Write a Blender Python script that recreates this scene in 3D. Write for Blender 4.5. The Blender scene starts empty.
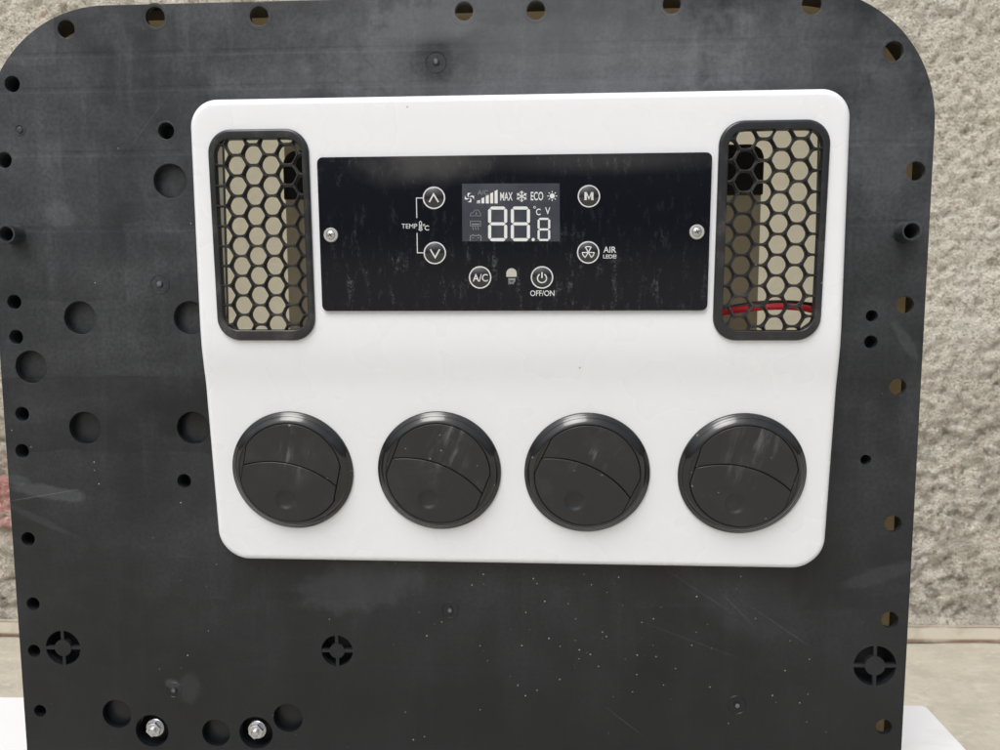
import bpy, bmesh, math, random
import numpy as np
from mathutils import Vector, Matrix
from mathutils.geometry import delaunay_2d_cdt
random.seed(7)
SC = bpy.context.scene
COL = SC.collection
R_ = math.radians

# ---------------------------------------------------------------- camera
D = 0.45                                   # metres from the lens to the black plate (plate face is y = 0)
F = 751.0
YAW, TILT, ROLL = R_(3.17), R_(5.71), R_(-0.145)
ROT = (Matrix.Rotation(YAW, 3, 'Z') @ Matrix.Rotation(math.pi/2 - TILT, 3, 'X') @ Matrix.Rotation(ROLL, 3, 'Z'))
cam_d = bpy.data.cameras.new('camera'); cam = bpy.data.objects.new('camera', cam_d); COL.objects.link(cam)
cam_d.sensor_width = 36; cam_d.lens = F * 36 / 1000; cam_d.clip_start = 0.01; cam_d.clip_end = 300
cam.matrix_world = Matrix.Translation((0, -D, 0)) @ ROT.to_4x4()
cam_d.dof.use_dof = True; cam_d.dof.focus_distance = 0.43; cam_d.dof.aperture_fstop = 22.0
SC.camera = cam
# ---------------------------------------------------------------- sky, sun, exposure
SUN_EL, SUN_AZ = R_(58), R_(205)           # azimuth measured from +Y clockwise: behind and a little left of the camera
w = bpy.data.worlds.new('World'); SC.world = w; w.use_nodes = True
nt = w.node_tree; bg = nt.nodes['Background']
sky = nt.nodes.new('ShaderNodeTexSky'); sky.sky_type = 'NISHITA'; sky.sun_disc = False
sky.sun_elevation = SUN_EL; sky.sun_rotation = SUN_AZ; sky.dust_density = 5; sky.air_density = 1.0; sky.ozone_density = 1.0
hsv = nt.nodes.new('ShaderNodeHueSaturation'); hsv.inputs['Saturation'].default_value = 0.36   # cloud veil: nearly grey light
nt.links.new(sky.outputs[0], hsv.inputs['Color'])
wtc = nt.nodes.new('ShaderNodeTexCoord'); wsp = nt.nodes.new('ShaderNodeSeparateXYZ'); wmr = nt.nodes.new('ShaderNodeMapRange'); wmx = nt.nodes.new('ShaderNodeVectorMath'); wmx.operation = 'SCALE'
nt.links.new(wtc.outputs['Generated'], wsp.inputs[0]); nt.links.new(wsp.outputs[2], wmr.inputs['Value'])          # added ramp: sky dimmed near the horizon to darken reflections, raised overhead
wmr.interpolation_type = 'SMOOTHSTEP'
for k_, v_ in zip(('From Min', 'From Max', 'To Min', 'To Max'), (0.03, 0.50, 0.36, 1.25)): wmr.inputs[k_].default_value = v_
nt.links.new(hsv.outputs[0], wmx.inputs[0]); nt.links.new(wmr.outputs['Result'], wmx.inputs['Scale']); nt.links.new(wmx.outputs[0], bg.inputs['Color'])
bg.inputs['Strength'].default_value = 0.129
sd = bpy.data.lights.new('sun', 'SUN'); sd.energy = 1.15; sd.angle = R_(30); sd.color = (1, .985, .965)
so = bpy.data.objects.new('sun', sd); COL.objects.link(so)
sdir = Vector((math.sin(SUN_AZ)*math.cos(SUN_EL), math.cos(SUN_AZ)*math.cos(SUN_EL), math.sin(SUN_EL)))
so.rotation_euler = sdir.to_track_quat('Z', 'Y').to_euler()
SC.view_settings.view_transform = 'Standard'; SC.view_settings.look = 'None'
SC.view_settings.exposure = 0.0; SC.view_settings.gamma = 1

# ---------------------------------------------------------------- small maths helpers
def P(px, py, Y=0.0):
    """point of the upright plane y = Y that stands at photograph pixel (px, py)"""
    d = ROT @ Vector(((px-500)/F, -(py-375)/F, -1))
    s = (Y + D) / d.y
    return Vector((d.x*s, Y, d.z*s))
def sm(a, b, x):
    t = min(1, max(0, (x-a)/(b-a))); return t*t*(3-2*t)
def cover_depth(z):
    """how far the white cover stands out from the plate at height z"""
    up = 0.0285 + 0.0045*min(1.2, max(0, (z+0.020)/0.125))
    lo = 0.0098 + 0.0163*max(0, (z+0.155)/0.130)
    t = sm(-0.052, -0.008, z)
    return lo*(1-t) + up*t
def S(px, py, lift=0.0):
    """(x, z) on the white cover's face, lift metres in front of it"""
    dp = 0.025
    for _ in range(8):
        p = P(px, py, -(dp+lift)); dp = cover_depth(p.z)
    return (p.x, p.z)
def PL(px, py, lift=0.0):
    p = P(px, py, -lift); return (p.x, p.z)
def circle(x, z, r, n=32, a0=0):
    return [(x+r*math.cos(a0+2*math.pi*i/n), z+r*math.sin(a0+2*math.pi*i/n)) for i in range(n)]
def fillet(pts, radii, n=8):
    """round the corners of a counter-clockwise polygon"""
    out = []; N = len(pts)
    for i in range(N):
        p = Vector(pts[i]); a = Vector(pts[i-1]); b = Vector(pts[(i+1) % N])
        u = (a-p).normalized(); v = (b-p).normalized(); r = radii[i] if isinstance(radii, (list, tuple)) else radii
        ang = u.angle(v); t = r/math.tan(ang/2)
        c = p + (u+v).normalized()*(r/math.sin(ang/2))
        s = p+u*t; e = p+v*t
        a0 = math.atan2(s.y-c.y, s.x-c.x); a1 = math.atan2(e.y-c.y, e.x-c.x)
        while a1 < a0: a1 += 2*math.pi
        if a1-a0 > math.pi: a0 += 2*math.pi; 
        for k in range(n+1):
            q = a0+(a1-a0)*k/n; out.append((c.x+r*math.cos(q), c.y+r*math.sin(q)))
    return out
def densify(pts, step):
    out = []
    for i, p in enumerate(pts):
        q = pts[(i+1) % len(pts)]; L = math.dist(p, q); k = max(1, int(L/step))
        for j in range(k): out.append((p[0]+(q[0]-p[0])*j/k, p[1]+(q[1]-p[1])*j/k))
    return out
def area(p):
    a = np.array(p); return 0.5*np.sum(a[:, 0]*np.roll(a[:, 1], -1)-np.roll(a[:, 0], -1)*a[:, 1])
def inset(loop, d):
    """move a loop d into the material that lies on the left of its direction"""
    a = np.array(loop, float); e = np.roll(a, -1, 0)-a; L = np.maximum(1e-9, np.hypot(e[:, 0], e[:, 1]))[:, None]; e = e/L
    n = np.stack([-e[:, 1], e[:, 0]], 1); m = n+np.roll(n, 1, 0); m /= np.maximum(1e-6, np.hypot(m[:, 0], m[:, 1]))[:, None]
    c = np.maximum(0.5, np.sum(m*n, 1))[:, None]
    return [tuple(v) for v in a+m*d/c]
def inside(pts, loop):
    x = pts[:, 0]; z = pts[:, 1]; r = np.zeros(len(pts), bool); n = len(loop)
    for i in range(n):
        x0, z0 = loop[i]; x1, z1 = loop[(i+1) % n]
        if z0 == z1: continue
        c = ((z0 > z) != (z1 > z)); r ^= c & (x < (x1-x0)*(z-z0)/(z1-z0)+x0)
    return r
def rect(x0, z0, x1, z1): return [(x0, z0), (x1, z0), (x1, z1), (x0, z1)]
def clip_poly(poly, conv):
    out = list(poly)
    for i in range(len(conv)):
        a = conv[i]; b = conv[(i+1) % len(conv)]
        if math.dist(a, b) < 1e-9: continue
        f = lambda p: (b[0]-a[0])*(p[1]-a[1])-(b[1]-a[1])*(p[0]-a[0])
        res = []
        for j in range(len(out)):
            p = out[j]; q = out[(j+1) % len(out)]; fp = f(p); fq = f(q)
            if fp >= 0: res.append(p)
            if (fp >= 0) != (fq >= 0):
                t = fp/(fp-fq); res.append((p[0]+(q[0]-p[0])*t, p[1]+(q[1]-p[1])*t))
        out = res
        if len(out) < 3: return []
    res = []
    for p in out:
        if not res or math.dist(p, res[-1]) > 2e-4: res.append(p)
    if len(res) > 1 and math.dist(res[0], res[-1]) < 2e-4: res.pop()
    return res if len(res) > 2 else []
def clip_seg(a, b, conv):
    t0, t1 = 0, 1; dx, dz = b[0]-a[0], b[1]-a[1]
    for i in range(len(conv)):
        p = conv[i]; q = conv[(i+1) % len(conv)]; ex, ez = q[0]-p[0], q[1]-p[1]
        num = ex*(a[1]-p[1])-ez*(a[0]-p[0]); den = ex*dz-ez*dx
        if abs(den) < 1e-12:
            if num < 0: return None
            continue
        t = -num/den
        if den > 0: t0 = max(t0, t)
        else: t1 = min(t1, t)
    if t1-t0 < 0.02: return None
    return (a[0]+dx*t0, a[1]+dz*t0), (a[0]+dx*t1, a[1]+dz*t1)

# ---------------------------------------------------------------- mesh builder
class MB:
    def __init__(s): s.v = []; s.f = []; s.m = []; s.mi = 0
    def add(s, verts, faces):
        o = len(s.v); s.v += [tuple(p) for p in verts]; s.f += [tuple(i+o for i in f) for f in faces]; s.m += [s.mi]*len(faces)
    def sheet(s, outer, holes, fy, th, bev=0.0005, hbev=None, nb=3, wall=None, hole_rings=None, grid=None, back=True):
        """a flat part seen from -y. outer ccw, fy(x, z) = y of its face, th its thickness, bev edge rounding,
        wall=(y, t): the rim runs back to y as a skirt t thick; hole_rings[i] = [(dr, dy)...] deeper rings, 'cap' closes them"""
        hbev = bev if hbev is None else hbev
        if area(outer) < 0: outer = outer[::-1]
        holes = [h[::-1] if area(h) > 0 else h for h in holes]
        def tri(loops, grd=None):
            pts = []; edges = []; spans = []
            for lp in loops:
                o = len(pts); pts += [Vector(p) for p in lp]; edges += [(o+i, o+(i+1) % len(lp)) for i in range(len(lp))]; spans.append((o, len(lp)))
            nb0 = len(pts)
            if grd:
                a = np.array(loops[0]); lo = a.min(0); hi = a.max(0)
                gx = np.arange(lo[0]+grd/2, hi[0], grd); gz = np.arange(lo[1]+grd/2, hi[1], grd)
                g = np.array([(x+random.uniform(-.1, .1)*grd*0, z) for x in gx for z in gz])
                k = inside(g, inset(loops[0], grd*.3))
                for lp in loops[1:]: k &= ~inside(g, inset(lp, grd*.3))
                pts += [Vector(p) for p in g[k]]
            V, E, T, ov, oe, of = delaunay_2d_cdt(pts, edges, [], 0, 1e-8)
            V = [tuple(v) for v in V]
            c = np.array([[sum(V[i][0] for i in t)/3, sum(V[i][1] for i in t)/3] for t in T])
            k = inside(c, loops[0])
            for lp in loops[1:]: k &= ~inside(c, lp)
            def alt(t):                      # drop needle triangles lying along a straight side
                a, b, c_ = (V[i] for i in t); L = max(math.dist(a, b), math.dist(b, c_), math.dist(c_, a))
                return abs((b[0]-a[0])*(c_[1]-a[1])-(b[1]-a[1])*(c_[0]-a[0]))/max(L, 1e-12)
            T = [t for t, q in zip(T, k) if q and alt(t) > 4e-6]
            return V, T
        fr = [inset(outer, bev)]+[inset(h, hbev) for h in holes]
        V, T = tri(fr, grid)
        s.add([(x, fy(x, z), z) for x, z in V], [tuple(t) for t in T])
        n0 = len(s.f)
        def strip(A, B):   # A nearer the viewer
            n = len(A); o = len(s.v); s.v += A+B
            for i in range(n):
                j = (i+1) % n; s.f.append((o+i, o+n+i, o+n+j, o+j)); s.m.append(s.mi)
        for li, lp in enumerate([outer]+holes):
            b = bev if li == 0 else hbev
            rings = []
            for k in range(nb+1):
                a = math.pi/2*k/nb; q = inset(lp, b*(1-math.sin(a)))
                rings.append([(x, fy(x, z)+b*(1-math.cos(a)), z) for x, z in q])
            if li == 0 and wall:
                q = inset(lp, wall[1])
                rings.append([(x, wall[0], z) for x, z in lp]); rings.append([(x, wall[0], z) for x, z in q])
                if back: rings.append([(x, fy(x, z)+th, z) for x, z in q])
            elif li > 0 and hole_rings and hole_rings.get(li-1):
                cx = sum(p[0] for p in lp)/len(lp); cz = sum(p[1] for p in lp)/len(lp)
                for e in hole_rings[li-1]:
                    if e == 'cap':
                        o = len(s.v); s.v += rings[-1]; s.f.append(tuple(range(o, o+len(lp)))); s.m.append(s.mi)
                    else:
                        q = inset(lp, -e[0]); rings.append([(x, fy(cx, cz)+e[1], z) for x, z in q])
            else:
                rings.append([(x, fy(x, z)+th, z) for x, z in lp])
            for A, B in zip(rings, rings[1:]): strip(A, B)
        if back:
            bl = [inset(outer, wall[1]) if wall else outer]+holes
            V, T = tri(bl, grid)
            s.add([(x, fy(x, z)+th, z) for x, z in V], [tuple(t[::-1]) for t in T])
        return s
    def lathe(s, x, z, prof, n=48, fy=None, tilt=None):
        """rings (r, y) turned about the y axis at (x, z)"""
        o = len(s.v); m = len(prof)
        for r, y in prof:
            for i in range(n):
                a = 2*math.pi*i/n; px = x+r*math.cos(a); pz = z+r*math.sin(a)
                s.v.append((px, y+(fy(px, pz) if fy else 0), pz))
        for k in range(m-1):
            for i in range(n):
                j = (i+1) % n; s.f.append((o+k*n+i, o+(k+1)*n+i, o+(k+1)*n+j, o+k*n+j)); s.m.append(s.mi)
        return s
    def box(s, x0, x1, y0, y1, z0, z1):
        s.add([(x0,y0,z0),(x1,y0,z0),(x1,y1,z0),(x0,y1,z0),(x0,y0,z1),(x1,y0,z1),(x1,y1,z1),(x0,y1,z1)],
              [(0,1,5,4),(1,2,6,5),(2,3,7,6),(3,0,4,7),(4,5,6,7),(3,2,1,0)]); return s
    def build(s, name, mats, parent=None, smooth=40, weighted=True, merge=True):
        me = bpy.data.meshes.new(name); me.from_pydata(s.v, [], s.f)
        mats = mats if isinstance(mats, (list, tuple)) else [mats]
        for m in mats: me.materials.append(m)
        me.polygons.foreach_set('material_index', s.m)
        if merge:
            bm = bmesh.new(); bm.from_mesh(me); bmesh.ops.remove_doubles(bm, verts=bm.verts, dist=2e-6)
            bmesh.ops.recalc_face_normals(bm, faces=bm.faces) if merge == 'recalc' else None
            bm.to_mesh(me); bm.free()
        if smooth:
            me.shade_smooth(); me.set_sharp_from_angle(angle=R_(smooth))
        o = bpy.data.objects.new(name, me); COL.objects.link(o)
        if parent: o.parent = parent
        if smooth and weighted:
            wn = o.modifiers.new('normals', 'WEIGHTED_NORMAL'); wn.keep_sharp = True
        return o
def tag(o, label=None, cat=None, group=None, kind=None):
    for k, v in (('label', label), ('category', cat), ('group', group), ('kind', kind)):
        if v: o[k] = v
    return o
def empty(name, loc):
    o = bpy.data.objects.new(name, None); o.location = loc; o.empty_display_size = .05; COL.objects.link(o); return o

# ---------------------------------------------------------------- materials
class Mat:
    def __init__(s, name, base=(.5,.5,.5), rough=.5, spec=.5, metal=0.0):
        s.m = bpy.data.materials.new(name); s.m.use_nodes = True; s.t = s.m.node_tree; s.n = s.t.nodes; s.l = s.t.links
        s.b = s.n['Principled BSDF']; s.b.inputs['Base Color'].default_value = (*base, 1); s.b.inputs['Roughness'].default_value = rough
        s.b.inputs['Specular IOR Level'].default_value = spec; s.b.inputs['Metallic'].default_value = metal
        s.tc = s.n.new('ShaderNodeTexCoord').outputs['Object']; s.col = None; s.base = base; s.rv = rough
        oi = s.n.new('ShaderNodeObjectInfo'); va = s.n.new('ShaderNodeVectorMath'); va.operation = 'ADD'; s.l.new(s.tc, va.inputs[0]); s.l.new(oi.outputs['Random'], va.inputs[1]); s.tr = va.outputs[0]   # each copy its own patch of wear
    def val(s, v):
        n = s.n.new('ShaderNodeValue'); n.outputs[0].default_value = v; return n.outputs[0]
    def math(s, op, a, b=None, clamp=False):
        n = s.n.new('ShaderNodeMath'); n.operation = op; n.use_clamp = clamp
        for i, x in enumerate((a, b)):
            if x is None: continue
            if isinstance(x, (int, float)): n.inputs[i].default_value = x
            else: s.l.new(x, n.inputs[i])
        return n.outputs[0]
    def mapping(s, scale=(1,1,1), loc=(0,0,0), rot=(0,0,0), src=None):
        n = s.n.new('ShaderNodeMapping'); n.inputs['Scale'].default_value = scale; n.inputs['Location'].default_value = loc; n.inputs['Rotation'].default_value = rot
        s.l.new(src or s.tc, n.inputs[0]); return n.outputs[0]
    def noise(s, scale, detail=4, rough=.5, vec=None, dist=0):
        n = s.n.new('ShaderNodeTexNoise'); n.inputs['Scale'].default_value = scale; n.inputs['Detail'].default_value = detail
        n.inputs['Roughness'].default_value = rough; n.inputs['Distortion'].default_value = dist
        s.l.new(vec or s.tc, n.inputs['Vector']); return n.outputs[0]
    def voro(s, scale, vec=None, feat='F1', out='Distance', rnd=1):
        n = s.n.new('ShaderNodeTexVoronoi'); n.inputs['Scale'].default_value = scale; n.feature = feat; n.inputs['Randomness'].default_value = rnd
        s.l.new(vec or s.tc, n.inputs['Vector']); return n.outputs[out]
    def ramp(s, x, a, b, lo=0., hi=1., smooth=True):
        n = s.n.new('ShaderNodeMapRange'); n.interpolation_type = 'SMOOTHSTEP' if smooth else 'LINEAR'
        for k, v in zip(('From Min','From Max','To Min','To Max'), (a, b, lo, hi)): n.inputs[k].default_value = v
        s.l.new(x, n.inputs['Value']); return n.outputs['Result']
    def sep(s, vec=None):
        n = s.n.new('ShaderNodeSeparateXYZ'); s.l.new(vec or s.tc, n.inputs[0]); return n.outputs
    def mix(s, fac, c, mode='MIX'):
        """lay colour c over what is there"""
        n = s.n.new('ShaderNodeMix'); n.data_type = 'RGBA'; n.blend_type = mode
        if isinstance(fac, (int, float)): n.inputs[0].default_value = fac
        else: s.l.new(fac, n.inputs[0])
        if s.col is None: n.inputs[6].default_value = (*s.base, 1)
        else: s.l.new(s.col, n.inputs[6])
        if isinstance(c, (tuple, list)): n.inputs[7].default_value = (*c, 1)
        else: s.l.new(c, n.inputs[7])
        s.col = n.outputs[2]; s.l.new(s.col, s.b.inputs['Base Color']); return s
    def rough(s, x): s.l.new(x, s.b.inputs['Roughness'])
    def bump(s, h, strength=.3, dist=.001):
        n = s.n.new('ShaderNodeBump'); n.inputs['Strength'].default_value = strength; n.inputs['Distance'].default_value = dist
        s.l.new(h, n.inputs['Height']); s.l.new(n.outputs[0], s.b.inputs['Normal'])
    def spot(s, x, z, rx, rz, rot=0, edge=.35, wob=None):
        """soft ellipse mask in the plate's x, z"""
        v = s.n.new('ShaderNodeMapping'); v.vector_type = 'TEXTURE'; v.inputs['Location'].default_value = (x, 0, z); v.inputs['Scale'].default_value = (rx, 1e6, rz); v.inputs['Rotation'].default_value = (0, rot, 0)
        s.l.new(s.tc, v.inputs[0]); q = s.n.new('ShaderNodeVectorMath'); q.operation = 'LENGTH'; s.l.new(v.outputs[0], q.inputs[0])
        d = q.outputs['Value']
        if wob is not None: d = s.math('ADD', d, wob)
        return s.ramp(d, 1, 1-edge)
def mulall(m, *xs):
    r = xs[0]
    for x in xs[1:]: r = m.math('MULTIPLY', r, x)
    return r

# black moulded plate: dusty, sky sheen painted in toward the top, faint ribs showing through, handling marks, splashes
bp = Mat('black_plastic_dust_sheen', (.0080, .0094, .0118), .40, .38)
def plate_material(m):
    x, y, z = m.sep()
    big = m.noise(9, 5, .6); mid = m.noise(38, 6, .62); fine = m.noise(420, 3, .6)
    streak = m.noise(1, 5, .6, m.mapping((75, 1, 9))); streak2 = m.noise(1, 4, .6, m.mapping((14, 1, 60), (3, 0, 1)))
    d = m.math('ADD', m.ramp(big, .36, .70, .08, .5), m.ramp(mid, .40, .76, .08, .42))
    d = m.math('ADD', d, m.ramp(streak, .5, .8, 0, .35)); d = m.math('ADD', d, m.ramp(streak2, .5, .8, 0, .22))
    bk = m.n.new('ShaderNodeTexBrick'); bk.offset = .37; bk.inputs['Scale'].default_value = 1; bk.inputs['Brick Width'].default_value = .058; bk.inputs['Row Height'].default_value = .047
    bk.inputs['Mortar Size'].default_value = 0; bk.inputs['Color1'].default_value = (0,0,0,1); bk.inputs['Color2'].default_value = (1,1,1,1); bk.inputs['Mortar'].default_value = (.8,.8,.8,1)
    cmb = m.n.new('ShaderNodeCombineXYZ'); wv = m.ramp(m.noise(40, 3, .5), 0, 1, -.003, .003); m.l.new(m.math('ADD', x, wv), cmb.inputs[0]); m.l.new(m.math('ADD', z, wv), cmb.inputs[1]); m.l.new(cmb.outputs[0], bk.inputs['Vector'])
    d = m.math('ADD', d, m.ramp(bk.outputs['Color'], 0, 1, -.08, .13))
    top = m.math('ADD', m.ramp(z, -.28, .02, .10, .85, False), m.ramp(z, .02, .16, 0, .65))  # paler upward, darker at the foot: reflected surroundings painted into the dust layer
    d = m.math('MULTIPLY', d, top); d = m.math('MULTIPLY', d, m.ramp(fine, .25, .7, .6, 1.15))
    wob = m.ramp(m.noise(90, 5, .65), 0, 1, -.35, .35)
    for (px, py, rx, ry, rot, amt) in ((48,492,.034,.0055,8,.5),(15,480,.012,.004,5,.35),(437,66,.035,.022,0,-.35),(60,215,.012,.010,30,.4),(530,50,.15,.05,0,.75),(790,50,.07,.035,0,.3),(885,130,.025,.05,0,.3),(560,45,.06,.02,0,.25),(430,22,.04,.012,0,.4),  # broad pale ellipses near the top paint in sky reflection; others are marks
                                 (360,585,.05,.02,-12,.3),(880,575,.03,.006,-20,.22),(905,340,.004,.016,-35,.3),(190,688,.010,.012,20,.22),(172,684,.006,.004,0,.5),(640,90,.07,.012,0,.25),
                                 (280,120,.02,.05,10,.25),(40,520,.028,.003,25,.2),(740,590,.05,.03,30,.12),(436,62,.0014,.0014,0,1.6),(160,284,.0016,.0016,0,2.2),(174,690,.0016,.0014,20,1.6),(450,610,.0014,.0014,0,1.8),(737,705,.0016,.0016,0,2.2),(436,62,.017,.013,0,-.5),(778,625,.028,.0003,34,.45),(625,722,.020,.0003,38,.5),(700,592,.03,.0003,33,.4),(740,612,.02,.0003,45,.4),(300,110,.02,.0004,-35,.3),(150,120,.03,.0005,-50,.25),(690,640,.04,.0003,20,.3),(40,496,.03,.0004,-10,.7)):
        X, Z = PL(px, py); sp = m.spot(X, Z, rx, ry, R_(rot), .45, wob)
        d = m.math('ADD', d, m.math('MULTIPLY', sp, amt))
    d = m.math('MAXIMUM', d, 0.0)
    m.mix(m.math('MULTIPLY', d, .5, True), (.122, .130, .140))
    # splashes: pale specks, thickest lower right
    vor = m.voro(150); cellr = m.noise(31, 2, .5)
    region = m.math('ADD', m.spot(.03, -.20, .17, .085, 0, .9), m.ramp(z, .17, -.3, .02, .12))
    vn = m.n.new('ShaderNodeTexVoronoi'); vn.inputs['Scale'].default_value = 420; m.l.new(m.tc, vn.inputs['Vector'])
    cs = m.n.new('ShaderNodeSeparateColor'); m.l.new(vn.outputs['Color'], cs.inputs[0])
    pick = m.math('LESS_THAN', cs.outputs[0], m.math('MULTIPLY', region, .16))
    dots = m.math('MULTIPLY', pick, m.math('LESS_THAN', vn.outputs['Distance'], m.ramp(cs.outputs[1], 0, 1,  .06, .2)))
    m.mix(m.math('MULTIPLY', dots, m.ramp(cs.outputs[2], 0, 1, .08, .75)), (.40, .38, .33))
    # thin scratches
    sc = None
    for k, (rt, scl, thr) in enumerate(((35, 26, .012), (-28, 33, .010), (80, 21, .008))):
        mp = m.mapping((scl, 1, 2.2), (k*3.1, 0, k), (0, R_(rt), 0))
        q = m.math('LESS_THAN', m.math('ABSOLUTE', m.math('SUBTRACT', m.noise(1, 2, .5, mp), .5)), thr*.22)
        q = mulall(m, q, m.ramp(m.noise(22+k*7, 3, .6), .56, .66))
        sc = q if sc is None else m.math('MAXIMUM', sc, q)
    m.mix(m.math('MULTIPLY', sc, .0), (.2, .19, .18))
    m.rough(m.math('ADD', m.ramp(big, .3, .7, .30, .40), m.math('MULTIPLY', d, .22)))
    # sink marks over the ribs moulded behind the plate
    h = None
    for px in (98, 180, 405, 515, 628, 850):
        c = PL(px, 200)[0]; q = m.ramp(m.math('ABSOLUTE', m.math('SUBTRACT', x, c)), .0025, .0005, 0, 1)
        h = q if h is None else m.math('ADD', h, q)
    for py in (46, 82, 148, 226, 380, 560, 668):
        c = PL(500, py)[1]; q = m.ramp(m.math('ABSOLUTE', m.math('SUBTRACT', z, c)), .0022, .0005, 0, 1)
        h = m.math('ADD', h, q)
    h = m.math('MULTIPLY', h, m.ramp(big, .35, .6, .15, 1))
    hh = m.math('ADD', m.math('MULTIPLY', h, -.10), m.math('MULTIPLY', m.noise(16, 3, .5), 1.6))
    hh = m.math('ADD', hh, m.math('MULTIPLY', m.noise(700, 2, .5), .03))
    m.bump(hh, 1.0, .0012)
plate_material(bp)
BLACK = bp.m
def simple_black(name, base, rough, dust, spec=.5, bumps=.02):
    m = Mat(name, (base*.95, base*1.02, base*1.18), rough, spec)
    n = m.noise(60, 5, .6, m.tr); f = m.noise(500, 2, .6)
    m.mix(mulall(m, m.ramp(n, .45, .75), m.ramp(f, .3, .7, .5, 1), m.val(dust)), (.2, .195, .185))
    vn = m.n.new('ShaderNodeTexVoronoi'); vn.inputs['Scale'].default_value = 260; m.l.new(m.tr, vn.inputs['Vector'])
    cs = m.n.new('ShaderNodeSeparateColor'); m.l.new(vn.outputs['Color'], cs.inputs[0])
    dots = m.math('MULTIPLY', m.math('LESS_THAN', cs.outputs[0], .12), m.math('LESS_THAN', vn.outputs['Distance'], m.ramp(cs.outputs[1], 0, 1, .07, .17)))
    m.mix(m.math('MULTIPLY', dots, m.ramp(cs.outputs[2], 0, 1, .1, .6)), (.38, .36, .32))
    m.bump(f, bumps, .001)
    return m
GRILLE = simple_black('black_grille_plastic', .020, .26, .30).m
RING = simple_black('glossy_black_ring', .011, .12, .08, .65, 0.0).m
fl = simple_black('satin_black_flap', .019, .36, .08, .5, .03)
q = mulall(fl, fl.ramp(fl.noise(1, 5, .65, fl.mapping((210, 1, 26), src=fl.tr)), .48, .68), fl.ramp(fl.noise(45, 3, .6, fl.tr), .44, .62), fl.ramp(fl.math('ABSOLUTE', fl.sep()[0]), .018, .004), fl.ramp(fl.sep()[2], -.012, .015))
fl.mix(fl.math('MULTIPLY', q, .55), (.2, .2, .2)); FLAP = fl.m
DARK = Mat('dark_inside', (.006, .006, .006), .6, .3).m
# white cover
wc = Mat('white_gloss_plastic', (.83, .85, .885), .26, .5)
wc.mix(mulall(wc, wc.ramp(wc.noise(14, 6, .65), .5, .75), wc.val(.02)), (.70, .67, .62))
vn = wc.n.new('ShaderNodeTexVoronoi'); vn.inputs['Scale'].default_value = 95; wc.l.new(wc.tc, vn.inputs['Vector'])
cs = wc.n.new('ShaderNodeSeparateColor'); wc.l.new(vn.outputs['Color'], cs.inputs[0])
dots = wc.math('MULTIPLY', wc.math('LESS_THAN', cs.outputs[0], .06), wc.math('LESS_THAN', vn.outputs['Distance'], wc.ramp(cs.outputs[1], 0, 1, .02, .075)))
wc.mix(wc.math('MULTIPLY', dots, .6), (.25, .19, .13))
wc.rough(wc.ramp(wc.noise(30, 2, .5), .3, .7, .26, .30)); wc.bump(wc.noise(11, 3, .5), .5, .0012)
WHITE = wc.m
# dusty black glass of the control panel, sky reflection painted along its top
gl = Mat('black_control_glass', (.0045, .0056, .0100), .14, .28)
gx, gy, gz = gl.sep()
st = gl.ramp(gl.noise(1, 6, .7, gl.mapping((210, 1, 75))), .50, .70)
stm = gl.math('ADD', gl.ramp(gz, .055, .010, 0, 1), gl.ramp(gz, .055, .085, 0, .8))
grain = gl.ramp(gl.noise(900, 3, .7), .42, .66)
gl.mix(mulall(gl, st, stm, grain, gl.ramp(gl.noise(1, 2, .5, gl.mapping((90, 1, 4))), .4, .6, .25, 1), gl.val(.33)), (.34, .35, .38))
sx, sz = S(425, 163); gl.mix(gl.math('MULTIPLY', gl.spot(sx, sz, .05, .016, 0, .95, gl.ramp(gl.noise(60, 4, .6), 0, 1, -.3, .3)), .22), (.25, .245, .235))  # pale smear: reflection painted into the glass colour
sx, sz = S(600, 160); gl.mix(gl.math('MULTIPLY', gl.spot(sx, sz, .09, .010, 0, .95), .12), (.25, .245, .235))  # wider, fainter painted reflection beside it
gl.rough(gl.ramp(st, 0, 1, .13, .35)); GLASS = gl.m
lcd = Mat('display_window', (.050, .053, .070), .16, .4)
lcd.mix(mulall(lcd, lcd.ramp(lcd.noise(60, 4, .6), .4, .7), lcd.val(.4)), (.10, .105, .125)); LCD = lcd.m
INK = Mat('white_print', (.66, .675, .69), .45, .3).m
INKDIM = Mat('grey_print', (.24, .245, .26), .45, .3).m
BTN = Mat('glossy_button', (.007, .007, .009), .16, 1.0).m
SEG = Mat('display_segment', (.74, .755, .76), .4, .3).m
IVORY = Mat('ivory_lamp_window', (.50, .50, .43), .4, .4).m
zi = Mat('zinc_plated_steel', (.62, .63, .65), .26, .5, 1.0); zi.rough(zi.ramp(zi.noise(300, 4, .6), .3, .7, .18, .42)); zi.bump(zi.noise(500, 3, .6), .15, .0005); ZINC = zi.m
WASH = Mat('pale_washer', (.42, .42, .40), .4, .5).m
SLOT = Mat('dark_slot', (.02, .02, .02), .6, .2).m
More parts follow.
